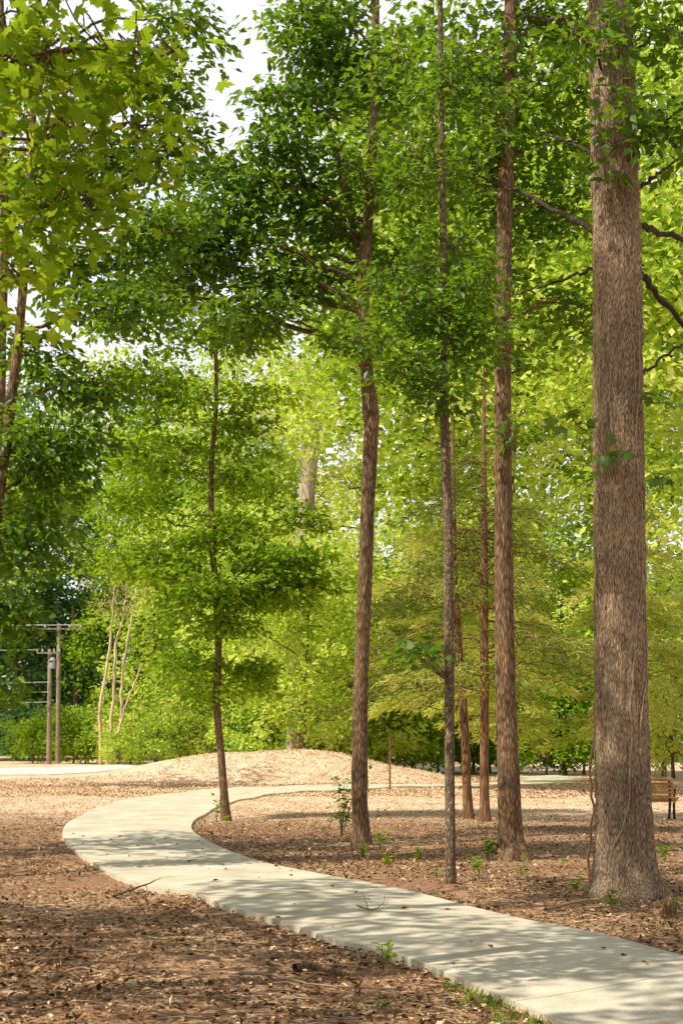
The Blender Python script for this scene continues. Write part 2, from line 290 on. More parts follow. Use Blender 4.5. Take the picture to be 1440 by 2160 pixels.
# ------------------------------------------------------------------ trees
def ndisp(amp, fr, fz, seed, flare=0, z0=0):
    def fn(P, D, th, R):
        out = np.ones((len(P), len(th)))
        for a in range(len(P)):
            zz = P[a, 2]; fl = flare*math.exp(-max(0, zz-z0)/.22)
            for b in range(len(th)):
                c, s = math.cos(th[b]), math.sin(th[b])
                q = noise.noise((c*fr+seed, s*fr, zz*fz))+.5*noise.noise((c*fr*2.3, s*fr*2.3+seed, zz*fz*2))
                out[a, b] = 1+amp*q+fl*(.5+.5*math.cos(5*th[b]+seed))
        return out
    return fn
def hero(name, label, cat, trunk, d, clumps, bark, leaf, tm=T_LEAF, size=(.07, .11), R=(.3, .5), nl=30, sides=16, rows=70, amp=.07, flare=.25, fr=2, fz=2.5, ywob=.15, group=None, sprk={}, limb_k=1.0, limbs=(), lmat=None):
    P = []
    for k, (px, py, w) in enumerate(trunk):
        p = W(px, py, d); P.append([p[0], p[1]+(0 if k == 0 else rng.normal(0, ywob*.3)), p[2], w/F*d/2])
    gz = hz(P[0][0], P[0][1]); P[0][2] = gz-.12
    org = np.array([P[0][0], P[0][1], gz])
    root = empty(name, org, label, cat, group)
    S = catmull(P, rows); m = MB()
    tube(m, S[:, :3], np.maximum(S[:, 3], .01), sides, 0, ndisp(amp, fr, fz, P[0][0]*7.1, flare, gz))
    m.build('trunk', bark, root, org, True)
    cr = MB()
    for lp in limbs:
        Q = catmull([[*W(a, b, d+c), w/F*d/2] for a, b, c, w in lp], 24); lm = MB()
        Q[1:, :3] += rng.normal(0, .011, (23, 3)); tube(lm, Q[:, :3], Q[:, 3]*rng.uniform(.9, 1.1, 24), 7); lm.build('branch', lmat or bark, root, org, True)
    for (px, py, rx, rz, do, n) in clumps:
        c = W(px, py, d+do); rxm, rzm = rx/F*d, rz/F*d; rad = np.array([rxm, max(rxm*.8, .5), rzm])
        ia = np.argmin(abs(S[:, 2]-max(c[2]-.35*np.linalg.norm(c[:2]-S[-1, :2])-.1, gz+1.))); at = S[ia, :3]
        v = c-at; ln = np.linalg.norm(v)
        lp = catmull([at, at+v*.5+np.array([0, 0, .07*ln])+rng.normal(0, .05*ln, 3), c, c+np.array([v[0], v[1], .1])/max(ln, .1)*rxm*.6], 22)
        lp[3:] += rng.normal(0, .012*ln+.005, (19, 3)); r0 = min(S[ia, 3]*.55, (.01+.011*ln)*limb_k)
        lm = MB(); tube(lm, lp, np.linspace(r0, .005, 22), 7); lm.build('branch', lmat or bark, root, org, True)
        u = nrm(rng.normal(0, 1, (n, 3)))*(rng.random((n, 1))**.45); C = c+u*rad
        for p in C:
            q = lp[7+np.argmin(np.linalg.norm(lp[7:]-p+np.array([0, 0, .1]), axis=1))]
            mid = (p+q)/2+rng.normal(0, .06, 3)+np.array([0, 0, .05])
            tube(cr, catmull([q, mid, p], 6), np.linspace(.008, .0035, 6), 4, 1, cap=False)
        sprays(cr, C, rng.uniform(*R, n), nl, size, tm, **sprk)
    if clumps: cr.build('crown', [leaf, bark], root, org)
    return root, S, org

# thick vine-covered tree at right
big, S1, O1 = hero('vine_clad_tree', 'thick vine-covered tree trunk, the largest and nearest on the right', 'tree',
    [(1318, 1890, 142), (1316, 1820, 122), (1314, 1700, 115), (1311, 1500, 109), (1307, 1200, 104), (1304, 900, 101), (1301, 600, 97), (1296, 350, 94), (1286, 0, 88), (1280, -300, 80), (1275, -900, 55), (1270, -1500, 20)], 14.5,
    [(1405, 250, 90, 60, -.6, 14), (1400, 60, 110, 70, -.3, 14), (1230, 90, 60, 50, -.5, 6), (1150, -330, 300, 160, 0, 18), (1500, -450, 320, 200, 0, 18), (1300, -900, 450, 300, 0, 22), (1000, -700, 300, 150, -1, 12)],
    M['bark_big'], M['leaf_dark'], size=(.10, .16), sides=120, rows=360, amp=.08, flare=.5, fr=15, fz=3.2, ywob=.05, lmat=M['bark_dark'],
    limbs=[[(1335, 560, 0, 18), (1370, 600, .3, 14), (1420, 660, .6, 12), (1480, 730, .9, 10), (1560, 810, 1.3, 8)], [(1330, 470, 0, 16), (1400, 492, .4, 12), (1480, 520, .8, 10), (1580, 545, 1.2, 8)], [(1270, 495, 0, 15), (1205, 460, .4, 11), (1140, 425, .8, 9), (1070, 395, 1.2, 6), (990, 365, 1.6, 4)], [(1325, 200, 0, 16), (1380, 255, .3, 12), (1430, 315, .5, 10), (1500, 400, .9, 8)], [(1270, 560, 0, 10), (1210, 580, .3, 6), (1140, 605, .6, 5), (1080, 620, 1, 3)], [(1330, 800, 0, 9), (1380, 770, .3, 6), (1430, 730, .6, 5), (1490, 690, 1, 4)], [(1265, 60, 0, 12), (1200, 45, .4, 9), (1130, 35, .8, 7), (1060, 30, 1.2, 4)], [(1340, 400, 0, 10), (1390, 365, .3, 7), (1450, 320, .6, 5)], [(1265, 330, 0, 8), (1210, 305, .5, 6), (1140, 280, .9, 4)]])
zs = S1[:, 2]
def surf(z, th, off):
    return np.array([np.interp(z, zs, S1[:, 0])+math.cos(th)*(np.interp(z, zs, S1[:, 3])*1.03+off), np.interp(z, zs, S1[:, 1])+math.sin(th)*(np.interp(z, zs, S1[:, 3])*1.03+off), z])
vm = MB()
for k in range(20):
    th = rng.uniform(0, 2*np.pi); z = rng.uniform(.1, 6.5); pts = []; dth = rng.normal(0, .04)
    for s in range(rng.integers(14, 40)):
        pts.append(surf(z, th, .004)); z += rng.uniform(.08, .14); dth = dth*.75+rng.normal(0, .05); th += dth
    pts = np.array(pts); r = rng.uniform(.003, .006); tube(vm, catmull(pts, len(pts)*2), r, 5)
for k in range(250):
    th = rng.uniform(np.pi*.9, np.pi*2.1); z = 3.0+6.8*rng.random()**.9; pts = []; sg = rng.choice([-1, 1]); ph = rng.uniform(0, 6); ln = rng.integers(6, 15)
    for s in range(ln):
        pts.append(surf(z, th, .006+.009*rng.random())); th += sg*.11+rng.normal(0, .03); z += .05*math.sin(s*.5+ph)+rng.normal(0, .02)
    tube(vm, catmull(pts, ln*2), np.linspace(.0036, .0014, ln*2), 4)
vo = vm.build('vine', M['vine'], big, O1)
lm = MB(); Cs = []
for px, py, sp, n in ((1285, 965, 45, 8), (1205, 885, 60, 9), (1300, 370, 30, 5), (1290, 190, 60, 10), (1260, 380, 40, 5), (1330, 260, 60, 12), (1240, 330, 50, 8), (1400, 1010, 40, 8), (1395, 830, 40, 6), (1270, 60, 60, 8)):
    for k in range(n): Cs.append(W(px+rng.normal(0, sp*.5), py+rng.normal(0, sp*.35), 14.5-.36+rng.normal(0, .06)))
Cs = np.array(Cs); n = len(Cs)
add_leaves(lm, Cs, np.stack([rng.normal(0, 1, n), -.6+rng.normal(0, .3, n), -.6+rng.normal(0, .4, n)], -1), np.array([0, -.6, .8])+rng.normal(0, .35, (n, 3)), rng.uniform(.11, .19, n), T_MAPLE)
lm.build('vine_leaves', M['leaf_dark'], vo, O1)

hero('oak_tree', 'tall straight brown tree just left of the thick vine-covered trunk', 'tree',
    [(1080, 1820, 64), (1077, 1760, 52), (1072, 1650, 47), (1067, 1450, 42), (1062, 1100, 37), (1060, 700, 34), (1064, 400, 33), (1075, 100, 30), (1080, -100, 28), (1085, -600, 20), (1085, -1000, 8)], 19.1,
    [(1000, 360, 150, 90, .4, 34), (1160, 440, 140, 60, .5, 22), (1140, 180, 170, 90, .3, 34), (930, 130, 170, 100, 0, 38), (1230, 640, 110, 60, .6, 16), (1000, 560, 100, 60, .5, 20), (1080, -150, 350, 150, 0, 24), (1000, -500, 400, 200, 0, 22), (1200, 300, 120, 60, .5, 16), (1060, 730, 60, 60, -.3, 7), (1045, 250, 60, 70, -.8, 7), (1190, 60, 110, 70, .5, 18), (1100, 20, 90, 50, .3, 12), (1075, 900, 40, 30, -.4, 3)],
    M['bark'], M['leaf_dark'], size=(.11, .18), sides=28, rows=120, amp=.10, fr=3.2, fz=1.8, flare=.45)
r3, S3, O3 = hero('slender_tree', 'very thin grey tree with mottled bark, between the two brown trunks right of centre', 'tree',
    [(948, 1875, 26), (948, 1800, 22), (948, 1600, 21), (947, 1400, 21), (944, 1100, 20), (936, 860, 19), (938, 650, 17), (932, 300, 14), (928, 0, 11), (925, -200, 6)], 15.6,
    [(880, 640, 110, 80, 0, 34), (975, 720, 80, 70, .2, 26), (840, 570, 90, 50, .2, 18), (1000, 600, 70, 60, -.2, 16), (900, 330, 120, 100, .1, 28), (960, 170, 110, 90, 0, 22), (850, 790, 80, 50, 0, 18), (930, 820, 60, 50, -.2, 14), (900, -100, 150, 100, 0, 14), (950, 520, 80, 70, .3, 12), (800, 720, 60, 50, -.4, 9)],
    M['bark_thin'], M['leaf_dark'], size=(.075, .13), R=(.2, .35), nl=24, sides=14, rows=110, amp=.05, fr=2, fz=4, flare=.2, limb_k=.6)
om = MB(); tmb = MB(); c0 = W(865, 1375, 15.4)
C = c0+nrm(rng.normal(0, 1, (15, 3)))*np.array([.40, .25, .19])*rng.random((15, 1))**.4; st = W(947, 1440, 15.6)
for p in C: tube(tmb, catmull([st, (st+p)/2+np.array([0, 0, .06]), p], 8), np.linspace(.007, .003, 8), 4)
sprays(om, C, .12, 7, (.12, .18), T_OAK, thick=.04, droop=.4)
tmb.build('branch', M['bark_thin'], r3, O3); om.build('leaf_spray', M['leaf_dark'], r3, O3)
hero('oak_tree', 'brown tree with a forked top and knotted bend, nearest the middle of the photo', 'tree',
    [(762, 1785, 42), (760, 1730, 36), (757, 1650, 33), (761, 1450, 32), (769, 1250, 30), (776, 1050, 29), (783, 900, 32), (782, 872, 36), (774, 790, 27), (766, 650, 26), (769, 540, 26), (780, 420, 20), (790, 200, 18), (792, 0, 15), (790, -300, 10)], 22.5,
    [(640, 320, 140, 80, 0, 42), (560, 430, 140, 60, .4, 44), (620, 590, 130, 50, .2, 36), (830, 170, 150, 90, .3, 36), (690, 130, 110, 80, .3, 32), (860, 400, 120, 80, .3, 26), (470, 520, 120, 50, 0, 36), (390, 450, 110, 50, 0, 26), (740, 700, 80, 40, -.2, 12), (690, 470, 110, 50, .3, 24), (610, 210, 90, 50, 0, 22), (760, -150, 250, 130, 0, 26), (860, 560, 80, 50, .5, 18), (330, 600, 120, 50, .5, 32), (540, 650, 110, 40, -.3, 26), (630, 40, 70, 50, 0, 16), (370, 530, 100, 40, .6, 22), (760, 360, 60, 60, -.8, 7), (440, 345, 80, 30, .2, 12), (700, 20, 90, 50, .3, 14)],
    M['bark'], M['leaf_dark'], size=(.12, .19), nl=31, sides=24, rows=130, amp=.07, fr=2.6, fz=2, flare=.3,
    limbs=[[(770, 560, 0, 26), (752, 520, .1, 20), (742, 470, .1, 17), (725, 380, .2, 14), (690, 250, .3, 9)], [(770, 560, 0, 16), (690, 540, .2, 7), (600, 560, .3, 5), (540, 590, .3, 3)]])
hero('maple_tree', 'small slender tree with layered bright crown standing at the inside of the path bend', 'tree',
    [(477, 1733, 24), (473, 1680, 18), (467, 1600, 16), (457, 1490, 16), (461, 1400, 15), (459, 1290, 14), (449, 1150, 13), (446, 1000, 11), (456, 850, 9), (455, 700, 7), (450, 600, 4)], 30,
    [(330, 1190, 110, 34, .2, 34), (450, 1120, 110, 38, 0, 30), (600, 1180, 110, 34, -.2, 38), (420, 1240, 130, 28, -.4, 32), (570, 1255, 120, 32, .3, 40), (640, 1230, 70, 30, 0, 14), (400, 1400, 70, 36, 0, 22), (530, 1420, 60, 36, .2, 20), (330, 960, 110, 60, 0, 28), (510, 1000, 100, 60, .3, 24), (280, 790, 120, 60, 0, 32), (430, 690, 130, 80, 0, 36), (545, 830, 70, 50, 0, 12), (250, 1050, 70, 40, 0, 16), (380, 840, 90, 60, -.3, 20), (490, 900, 80, 50, .3, 14), (560, 700, 80, 50, .3, 18), (250, 680, 80, 50, .3, 16), (470, 1310, 90, 28, -.2, 18), (640, 1090, 60, 30, .2, 12), (450, 1460, 60, 20, 0, 8)],
    M['bark'], M['leaf_mid'], size=(.13, .21), R=(.3, .58), nl=32, sides=14, rows=90, amp=.06, flare=.3, sprk=dict(thick=.06, droop=.2, tilt=.2), limb_k=.5)
hero('leaning_tree', 'dark leaning tree at the left edge, trunk slanting up to the right', 'tree',
    [(-75, 1845, 40), (-60, 1600, 32), (-40, 1350, 27), (0, 1080, 23), (28, 830, 21), (46, 640, 19), (60, 400, 16), (75, 100, 14), (90, -200, 10), (100, -500, 6)], 17,
    [(60, 940, 100, 80, 0, 32), (40, 1130, 90, 80, .2, 34), (10, 1300, 60, 70, 0, 24), (160, 810, 110, 45, .2, 22), (70, 740, 90, 40, .5, 12), (260, 640, 120, 40, 0, 24), (330, 490, 110, 50, .4, 28), (-10, 1430, 40, 50, 0, 12), (170, 560, 130, 50, .4, 28), (100, 400, 160, 80, .6, 36), (250, 340, 140, 80, .8, 32), (120, 150, 180, 100, .8, 34), (320, 180, 90, 60, .8, 24), (80, -200, 250, 150, 0, 18), (370, 310, 60, 50, .8, 12), (390, 50, 60, 50, .6, 14), (170, 930, 70, 50, .4, 14), (120, 1010, 60, 50, .4, 12)],
    M['bark'], M['leaf_dark'], size=(.10, .16), sides=18, rows=90, flare=.2)
hero('slender_tree', 'dark trunk cut by the left edge of the photo behind the leaning tree', 'tree',
    [(-60, 1800, 40), (-40, 1500, 32), (-14, 1200, 26), (0, 900, 22), (4, 700, 20), (8, 500, 18), (5, 200, 14), (0, -200, 8)], 20.5,
    [(-60, 1250, 90, 100, 0, 18), (60, 1060, 90, 60, .2, 24), (-80, 700, 120, 100, 0, 14), (40, 300, 150, 100, 0, 20)],
    M['bark'], M['leaf_mid'], size=(.10, .17), rows=70)
hero('maple_tree', 'maple with large lobed yellow-green leaves hanging into the upper left corner', 'tree',
    [(-420, 2160, 160), (-420, 1800, 120), (-430, 1200, 105), (-440, 600, 95), (-430, 0, 85), (-400, -600, 70), (-380, -1200, 50), (-360, -1900, 20)], 7.8,
    [(50, 130, 120, 70, 0, 11), (210, 90, 120, 60, .2, 9), (340, 110, 80, 50, .1, 6), (120, 290, 130, 60, -.2, 10), (260, 270, 90, 50, .2, 6), (40, 440, 110, 60, 0, 9), (180, 440, 80, 40, .3, 6), (60, 580, 80, 40, 0, 5), (20, 20, 150, 60, .3, 8), (-100, -300, 400, 200, .5, 20), (-500, -700, 500, 300, 0, 22), (-200, -900, 600, 300, 1, 22), (-700, -300, 400, 200, 0, 14)],
    M['bark'], M['leaf_maple'], T_MAPLE, size=(.065, .12), R=(.2, .36), nl=17, rows=60, flare=.15, sprk=dict(thick=.11, droop=.5, tilt=.35, nj=.5), limb_k=.4)

# cedars
def cedar(label, trunk, d, z0, z1, Lmax, nb, nls, bark, leaf, size=(.16, .30), name='cedar_tree'):
    P = [[*W(px, py, d), w/F*d/2] for px, py, w in trunk]; gz = hz(P[0][0], d); P[0][2] = gz-.1
    org = np.array([P[0][0], d, gz]); root = empty(name, org, label, 'tree', 'feathery cedars right of centre')
    S = catmull(P, 60); m = MB(); tube(m, S[:, :3], np.maximum(S[:, 3], .008), 14, 0, ndisp(.08, 2, 2, d+P[0][0], .25, gz)); 
    m.build('trunk', bark, root, org, True); cr = MB()
    for k in range(nb):
        u = rng.random()**.8; z = z0+(z1-z0)*u; a = rng.uniform(0, 2*np.pi); L = Lmax*(1-u)**.6*rng.uniform(.45, 1.15)+.4
        at_ = np.array([np.interp(z, S[:, 2], S[:, 0]), np.interp(z, S[:, 2], S[:, 1]), z]); dr = np.array([math.cos(a), math.sin(a), rng.uniform(-.1, .25)])
        bp = catmull([at_, at_+dr*L*.5, at_+dr*L+np.array([0, 0, -.22*L])], 14); bp[2:] += rng.normal(0, .03, (12, 3))
        tube(cr, bp, np.linspace(.024, .006, 14), 5, 1)
        n = int(nls*L); t = .2+.8*rng.random(n)**.7; idx = t*13; i0 = np.minimum(idx.astype(int), 12); fr_ = (idx-i0)[:, None]
        C = bp[i0]*(1-fr_)+bp[i0+1]*fr_; sw = .30*(1.15-t)[:, None]+.08
        C = C+rng.normal(0, 1, (n, 3))*np.array([1, 1, .4])*sw-np.array([0, 0, .08])
        Fw = dr+rng.normal(0, .55, (n, 3))+np.array([0, 0, -.35])
        add_leaves(cr, C, Fw, rng.normal(0, 1, (n, 3)), rng.uniform(*size, n), T_NEED, 0, np.clip(rng.random(n)*.7+.15+rng.normal(0, .25), 0, 1))
    cr.build('crown', [leaf, bark], root, org); return root
cedar('thin red-brown cedar trunk, left one of the close pair right of centre', [(988, 1728, 22), (984, 1650, 19), (977, 1500, 18), (966, 1350, 16), (958, 1200, 14), (955, 1000, 9), (955, 850, 3)], 30.4, 2.8, 7.2, 2.3, 34, 84, M['bark_red'], M['leaf_cedar_dark'], (.13, .25))
cedar('straight red-brown cedar trunk, right one of the close pair right of centre', [(1022, 1733, 24), (1021, 1650, 20), (1021, 1400, 19), (1020, 1150, 16), (1020, 900, 9), (1020, 760, 3)], 29.4, 2.6, 7.6, 2.6, 40, 84, M['bark_red'], M['leaf_cedar_dark'], (.13, .25))
cb = cedar('broad feathery olive cedar glowing in sun behind the pair of cedar trunks', [(945, 1655, 14), (945, 1400, 12), (943, 1000, 10), (943, 700, 4)], 54, 2.0, 13, 3.6, 76, 80, M['bark_red'], M['leaf_cedar'], (.22, .40))
for px, d, s, rz, lb in ((1082, 62, .95, 2., 'feathery olive cedar seen between the brown trunk and the thick vine-covered trunk'), (1335, 60, 1.0, 4., 'feathery olive cedar at the right edge behind the bench')):
    x = (px-720)/F*d; dup(cb, (x, d, hz(x, d)), rz, (s, s, s), lb)

def proto(name, label, loc, Ht, cz, rx, rz, nc, nl, size, tr, bark, leaf, cR=(.7, 1.25), group='background trees'):
    root = empty(name, loc, label, 'tree', group); m = MB(); top = cz+rz*.7
    pts = catmull([(0, 0, -.2), (rng.normal(0, .15), rng.normal(0, .15), Ht*.3), (rng.normal(0, .3), rng.normal(0, .3), Ht*.6), (rng.normal(0, .4), 0, top)], 26)
    tube(m, pts, np.linspace(tr, .04, 26)*(1+.5*np.exp(-np.linspace(0, 1, 26)*30)), 10)
    C = nrm(rng.normal(0, 1, (nc, 3)))*rng.random((nc, 1))**.38
    C = C*(1+.5*np.array([noise.noise(Vector(c)*1.9+Vector((Ht, 0, 0))) for c in C]))[:, None]*np.array([rx, rx, rz])+np.array([0, 0, cz])
    for p in C[:28]:
        k = np.argmin(abs(pts[:, 2]-(p[2]-.5*np.linalg.norm(p[:2])))); q = pts[min(max(k, 5), 24)]
        lp = catmull([q, (q+p)/2+rng.normal(0, .3, 3), p], 10); tube(m, lp, np.linspace(tr*.32, .02, 10), 5)
    m.build('trunk', bark, root, (0, 0, 0), True)
    cr = MB(); sprays(cr, C, rng.uniform(*cR, nc), nl, size, T_DIA, thick=.12, droop=.25, tilt=.35, nj=.6)
    cr.build('crown', leaf, root); return root
def at(px, d): x = (px-720)/F*d; return (x, d, hz(x, d)-.02)
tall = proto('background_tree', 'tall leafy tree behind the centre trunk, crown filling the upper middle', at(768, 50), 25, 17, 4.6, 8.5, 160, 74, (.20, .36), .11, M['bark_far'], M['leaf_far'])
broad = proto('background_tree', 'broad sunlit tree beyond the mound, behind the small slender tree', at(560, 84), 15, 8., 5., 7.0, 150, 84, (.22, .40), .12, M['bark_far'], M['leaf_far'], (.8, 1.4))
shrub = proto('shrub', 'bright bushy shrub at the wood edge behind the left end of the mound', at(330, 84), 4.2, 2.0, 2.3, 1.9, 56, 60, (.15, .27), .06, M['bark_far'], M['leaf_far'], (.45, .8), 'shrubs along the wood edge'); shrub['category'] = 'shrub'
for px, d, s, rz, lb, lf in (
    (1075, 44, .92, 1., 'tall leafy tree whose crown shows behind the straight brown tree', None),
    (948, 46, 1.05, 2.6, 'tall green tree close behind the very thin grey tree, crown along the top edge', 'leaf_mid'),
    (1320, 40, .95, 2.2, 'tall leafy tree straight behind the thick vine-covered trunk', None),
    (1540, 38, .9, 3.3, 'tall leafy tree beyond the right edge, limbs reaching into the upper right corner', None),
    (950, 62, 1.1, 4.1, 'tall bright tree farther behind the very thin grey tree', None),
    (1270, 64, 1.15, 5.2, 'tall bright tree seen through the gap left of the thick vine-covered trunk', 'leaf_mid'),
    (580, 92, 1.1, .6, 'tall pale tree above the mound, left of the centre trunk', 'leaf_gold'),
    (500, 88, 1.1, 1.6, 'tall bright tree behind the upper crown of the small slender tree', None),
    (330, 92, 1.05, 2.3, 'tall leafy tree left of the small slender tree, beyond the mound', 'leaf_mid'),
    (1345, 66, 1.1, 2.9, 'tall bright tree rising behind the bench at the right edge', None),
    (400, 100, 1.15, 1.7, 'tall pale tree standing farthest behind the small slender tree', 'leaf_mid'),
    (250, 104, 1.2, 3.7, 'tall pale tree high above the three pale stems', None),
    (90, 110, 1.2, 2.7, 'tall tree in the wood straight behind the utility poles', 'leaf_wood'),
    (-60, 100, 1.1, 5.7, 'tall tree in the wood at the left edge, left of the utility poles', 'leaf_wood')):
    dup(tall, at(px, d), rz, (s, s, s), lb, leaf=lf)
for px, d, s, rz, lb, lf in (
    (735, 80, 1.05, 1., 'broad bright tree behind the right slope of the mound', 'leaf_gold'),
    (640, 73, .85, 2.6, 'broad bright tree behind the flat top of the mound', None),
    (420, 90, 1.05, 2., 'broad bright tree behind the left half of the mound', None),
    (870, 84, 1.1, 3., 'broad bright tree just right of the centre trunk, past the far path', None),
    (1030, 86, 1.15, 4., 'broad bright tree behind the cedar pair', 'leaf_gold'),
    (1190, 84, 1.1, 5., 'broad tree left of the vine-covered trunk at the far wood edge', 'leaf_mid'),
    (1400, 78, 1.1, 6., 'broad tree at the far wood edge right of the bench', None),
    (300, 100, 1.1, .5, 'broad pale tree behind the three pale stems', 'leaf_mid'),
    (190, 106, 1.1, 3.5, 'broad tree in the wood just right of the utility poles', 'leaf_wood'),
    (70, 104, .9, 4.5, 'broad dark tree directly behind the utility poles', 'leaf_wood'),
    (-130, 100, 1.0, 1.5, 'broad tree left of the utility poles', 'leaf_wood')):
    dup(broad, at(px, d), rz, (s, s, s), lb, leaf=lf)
for px, d, s, rz, lb, lf in (
    (180, 92, 1., 1., 'rounded bush right of the utility poles', None), (275, 89, 1.3, 2., 'pale bush around the foot of the three pale stems', None),
    (400, 86, 1.15, 3., 'bright bush directly left of the small slender tree, behind the mound', 'leaf_gold'), (540, 86, 1.2, 4., 'bright bush right of the small slender tree, behind the mound', None), (640, 85, 1.3, 5., 'leafy bush behind the flat top of the mound', 'leaf_gold'),
    (760, 84, 1.5, 6., 'bush half hidden by the centre trunk', None), (850, 82, 1.3, .5, 'bush behind the thin rusty post', None), (1150, 80, 1.2, 1.5, 'darker low bush between the brown tree and the vine-covered trunk', 'leaf_mid'), (1230, 82, 1.3, 2.5, 'darker low bush touching the left side of the vine-covered trunk', 'leaf_mid'),
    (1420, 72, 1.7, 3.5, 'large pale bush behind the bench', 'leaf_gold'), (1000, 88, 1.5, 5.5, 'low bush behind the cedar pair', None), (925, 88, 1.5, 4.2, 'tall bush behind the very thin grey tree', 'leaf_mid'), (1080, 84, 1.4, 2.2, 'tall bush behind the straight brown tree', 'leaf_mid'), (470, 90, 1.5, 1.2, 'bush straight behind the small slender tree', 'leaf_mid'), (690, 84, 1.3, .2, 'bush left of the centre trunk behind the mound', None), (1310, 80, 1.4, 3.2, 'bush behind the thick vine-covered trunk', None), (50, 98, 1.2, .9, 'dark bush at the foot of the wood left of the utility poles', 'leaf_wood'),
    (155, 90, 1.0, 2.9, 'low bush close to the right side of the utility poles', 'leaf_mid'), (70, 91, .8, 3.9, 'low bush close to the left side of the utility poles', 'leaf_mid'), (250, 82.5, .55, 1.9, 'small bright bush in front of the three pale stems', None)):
    dup(shrub, at(px, d), rz, (s, s, s*1.05), lb, leaf=lf)
shade = proto('added_shade_tree', 'open-crowned tree left of the near path, out of frame, added for shade beside the maple', (-9, 7.5, hz(-9, 7.5)), 14, 9.5, 3.6, 4.0, 46, 80, (.16, .24), .16, M['bark'], M['leaf_mid'], (.5, .9), 'added shade trees left of the path')  # off-frame trees added to cast dapples and shade streaks into the view
for x, y, s, sz, rz, lb in ((-7.8, 18, .95, .95, 2.4, 'open-crowned tree out of frame, added for shade left of the path bend'), (-5.5, 2.5, .95, .95, 3.4, 'open-crowned tree out of frame, added for shade left of the camera'), (-2, -2, 1.0, 1.0, .4, 'open-crowned tree out of frame, added for shade behind the camera'), (-14.5, 54, 1.2, 1.2, 1.1, 'open-crowned tree out of frame, added for shade left of the far mound'), (-5.2, 9.6, .75, 1.5, 5.1, 'tallest open-crowned tree out of frame, added for shade between maple and leaning tree')):
    dup(shade, (x, y, hz(x, y)), rz, (s, s, sz), lb)

d = 84; x0, y0, z0 = at(232, d); root = empty('dead_tree', (x0, y0, z0), 'pale multi-stemmed dead tree with dry beige top beside the road', 'tree'); org = np.array([x0, y0, z0])
for pl in ([(214, 1615, 8), (212, 1500, 7), (230, 1380, 6), (238, 1290, 3), (246, 1200, 2)], [(226, 1615, 9), (238, 1500, 7), (243, 1380, 6), (260, 1300, 4), (270, 1220, 2)], [(236, 1615, 9), (255, 1520, 7), (258, 1420, 6), (277, 1310, 4), (290, 1240, 2)], [(240, 1600, 5), (262, 1500, 4), (300, 1400, 3)]):
    P = catmull([[*W(a, b, d+rng.normal(0, .2)), w/F*d/2] for a, b, w in pl], 24); P[:, :2] += rng.normal(0, .03, (24, 2)); m = MB(); tube(m, P[:, :3], P[:, 3], 8); m.build('trunk', M['bark_pale'], root, org, True)
cr = MB(); C = W(260, 1245, d)+nrm(rng.normal(0, 1, (50, 3)))*np.array([2.3, 1.5, 2.3])*rng.random((50, 1))**.4
sprays(cr, C, .6, 22, (.12, .22), T_DIA, thick=.12); cr.build('crown', M['leaf_dry'], root, org)
d = 78; x0 = (628-720)/F*d; y0 = d; z0 = hz(x0, d); root = empty('bare_pine_tree', (x0, y0, z0), 'tall grey trunk with crooked bare limbs showing in the gap above the mound', 'tree'); org = np.array([x0, y0, z0])
P = catmull([[*W(a, b, d), w/F*d/2] for a, b, w in [(620, 1600, 36), (632, 1300, 34), (652, 980, 35), (668, 870, 32), (696, 770, 26), (722, 640, 12)]], 40); P[0, 2] = z0-.2; m = MB()
tube(m, P[:, :3], P[:, 3], 14, 0, ndisp(.1, 2, 1, 4)); m.build('trunk', M['bark_grey'], root, org, True)
for pl in ([(664, 910, 0, 10), (625, 882, -.5, 8), (590, 890, -1, 6), (550, 920, -1, 4), (500, 905, -1, 3)], [(670, 850, 0, 9), (620, 850, -.5, 6), (570, 880, -1, 4), (530, 850, -1, 2)], [(660, 1000, 0, 9), (710, 1000, -1, 6), (760, 980, -1, 3)], [(690, 800, 0, 8), (640, 770, 0, 6), (600, 790, -.5, 3)]):
    Q = catmull([[*W(a, b, d+c), w/F*d/2] for a, b, c, w in pl], 22); Q[:, :3] += rng.normal(0, .05, (22, 3)); m = MB(); tube(m, Q[:, :3], Q[:, 3], 6); m.build('branch', M['bark_pale'], root, org, True)

# woodland: far wall ahead, nearer unseen side and rear ring added against sky fill
mb = MB(); n = 5600; a = rng.uniform(-.7, .7, n); dd = rng.uniform(114, 146, n); xx = dd*np.sin(a)*1.2; yy = dd*np.cos(a*.6)
topz = 18+6*np.sin(xx*.13)+4*np.sin(xx*.37+2); zz = rng.random(n)**1.25*np.maximum(topz, 5)+hgt(xx, yy)
sprays(mb, np.stack([xx, yy, zz], -1), rng.uniform(1., 2., n), 16, (.55, 1.), T_DIA, thick=.2, tilt=.4, nj=.7)
n = 4400; a = rng.uniform(.55, 2*np.pi-.75, n); dd = rng.uniform(46, 62, n)*np.where(a > np.pi*1.25, 1.15, 1); xx = dd*np.sin(a); yy = 12+dd*np.cos(a); zz = rng.random(n)*(15+3*np.sin(a*23))+.5
sprays(mb, np.stack([xx, yy, zz], -1), rng.uniform(1.2, 2.2, n), 12, (.7, 1.2), T_DIA, thick=.2, tilt=.4, nj=.7)
o = mb.build('distant_woodland', M['leaf_wood']); tag(o, 'dark green mass of distant woodland closing the view behind everything, plus an unseen ring added against sky fill', 'woodland', kind='stuff')
for px, d in ((30, 102), (66, 103), (160, 101)):
    x, y, z = at(px, d); r_ = empty('woodland_tree', (x, y, z), 'dark straight trunk in the shadowed wood behind the utility poles', 'tree', 'dark trunks behind the poles')
    m = MB(); tube(m, catmull([(0, 0, -.2), (rng.normal(0, .2), 0, 6), (rng.normal(0, .4), 0, 11)], 14), np.linspace(.2, .1, 14), 8); m.build('trunk', M['bark'], r_, smooth=True)

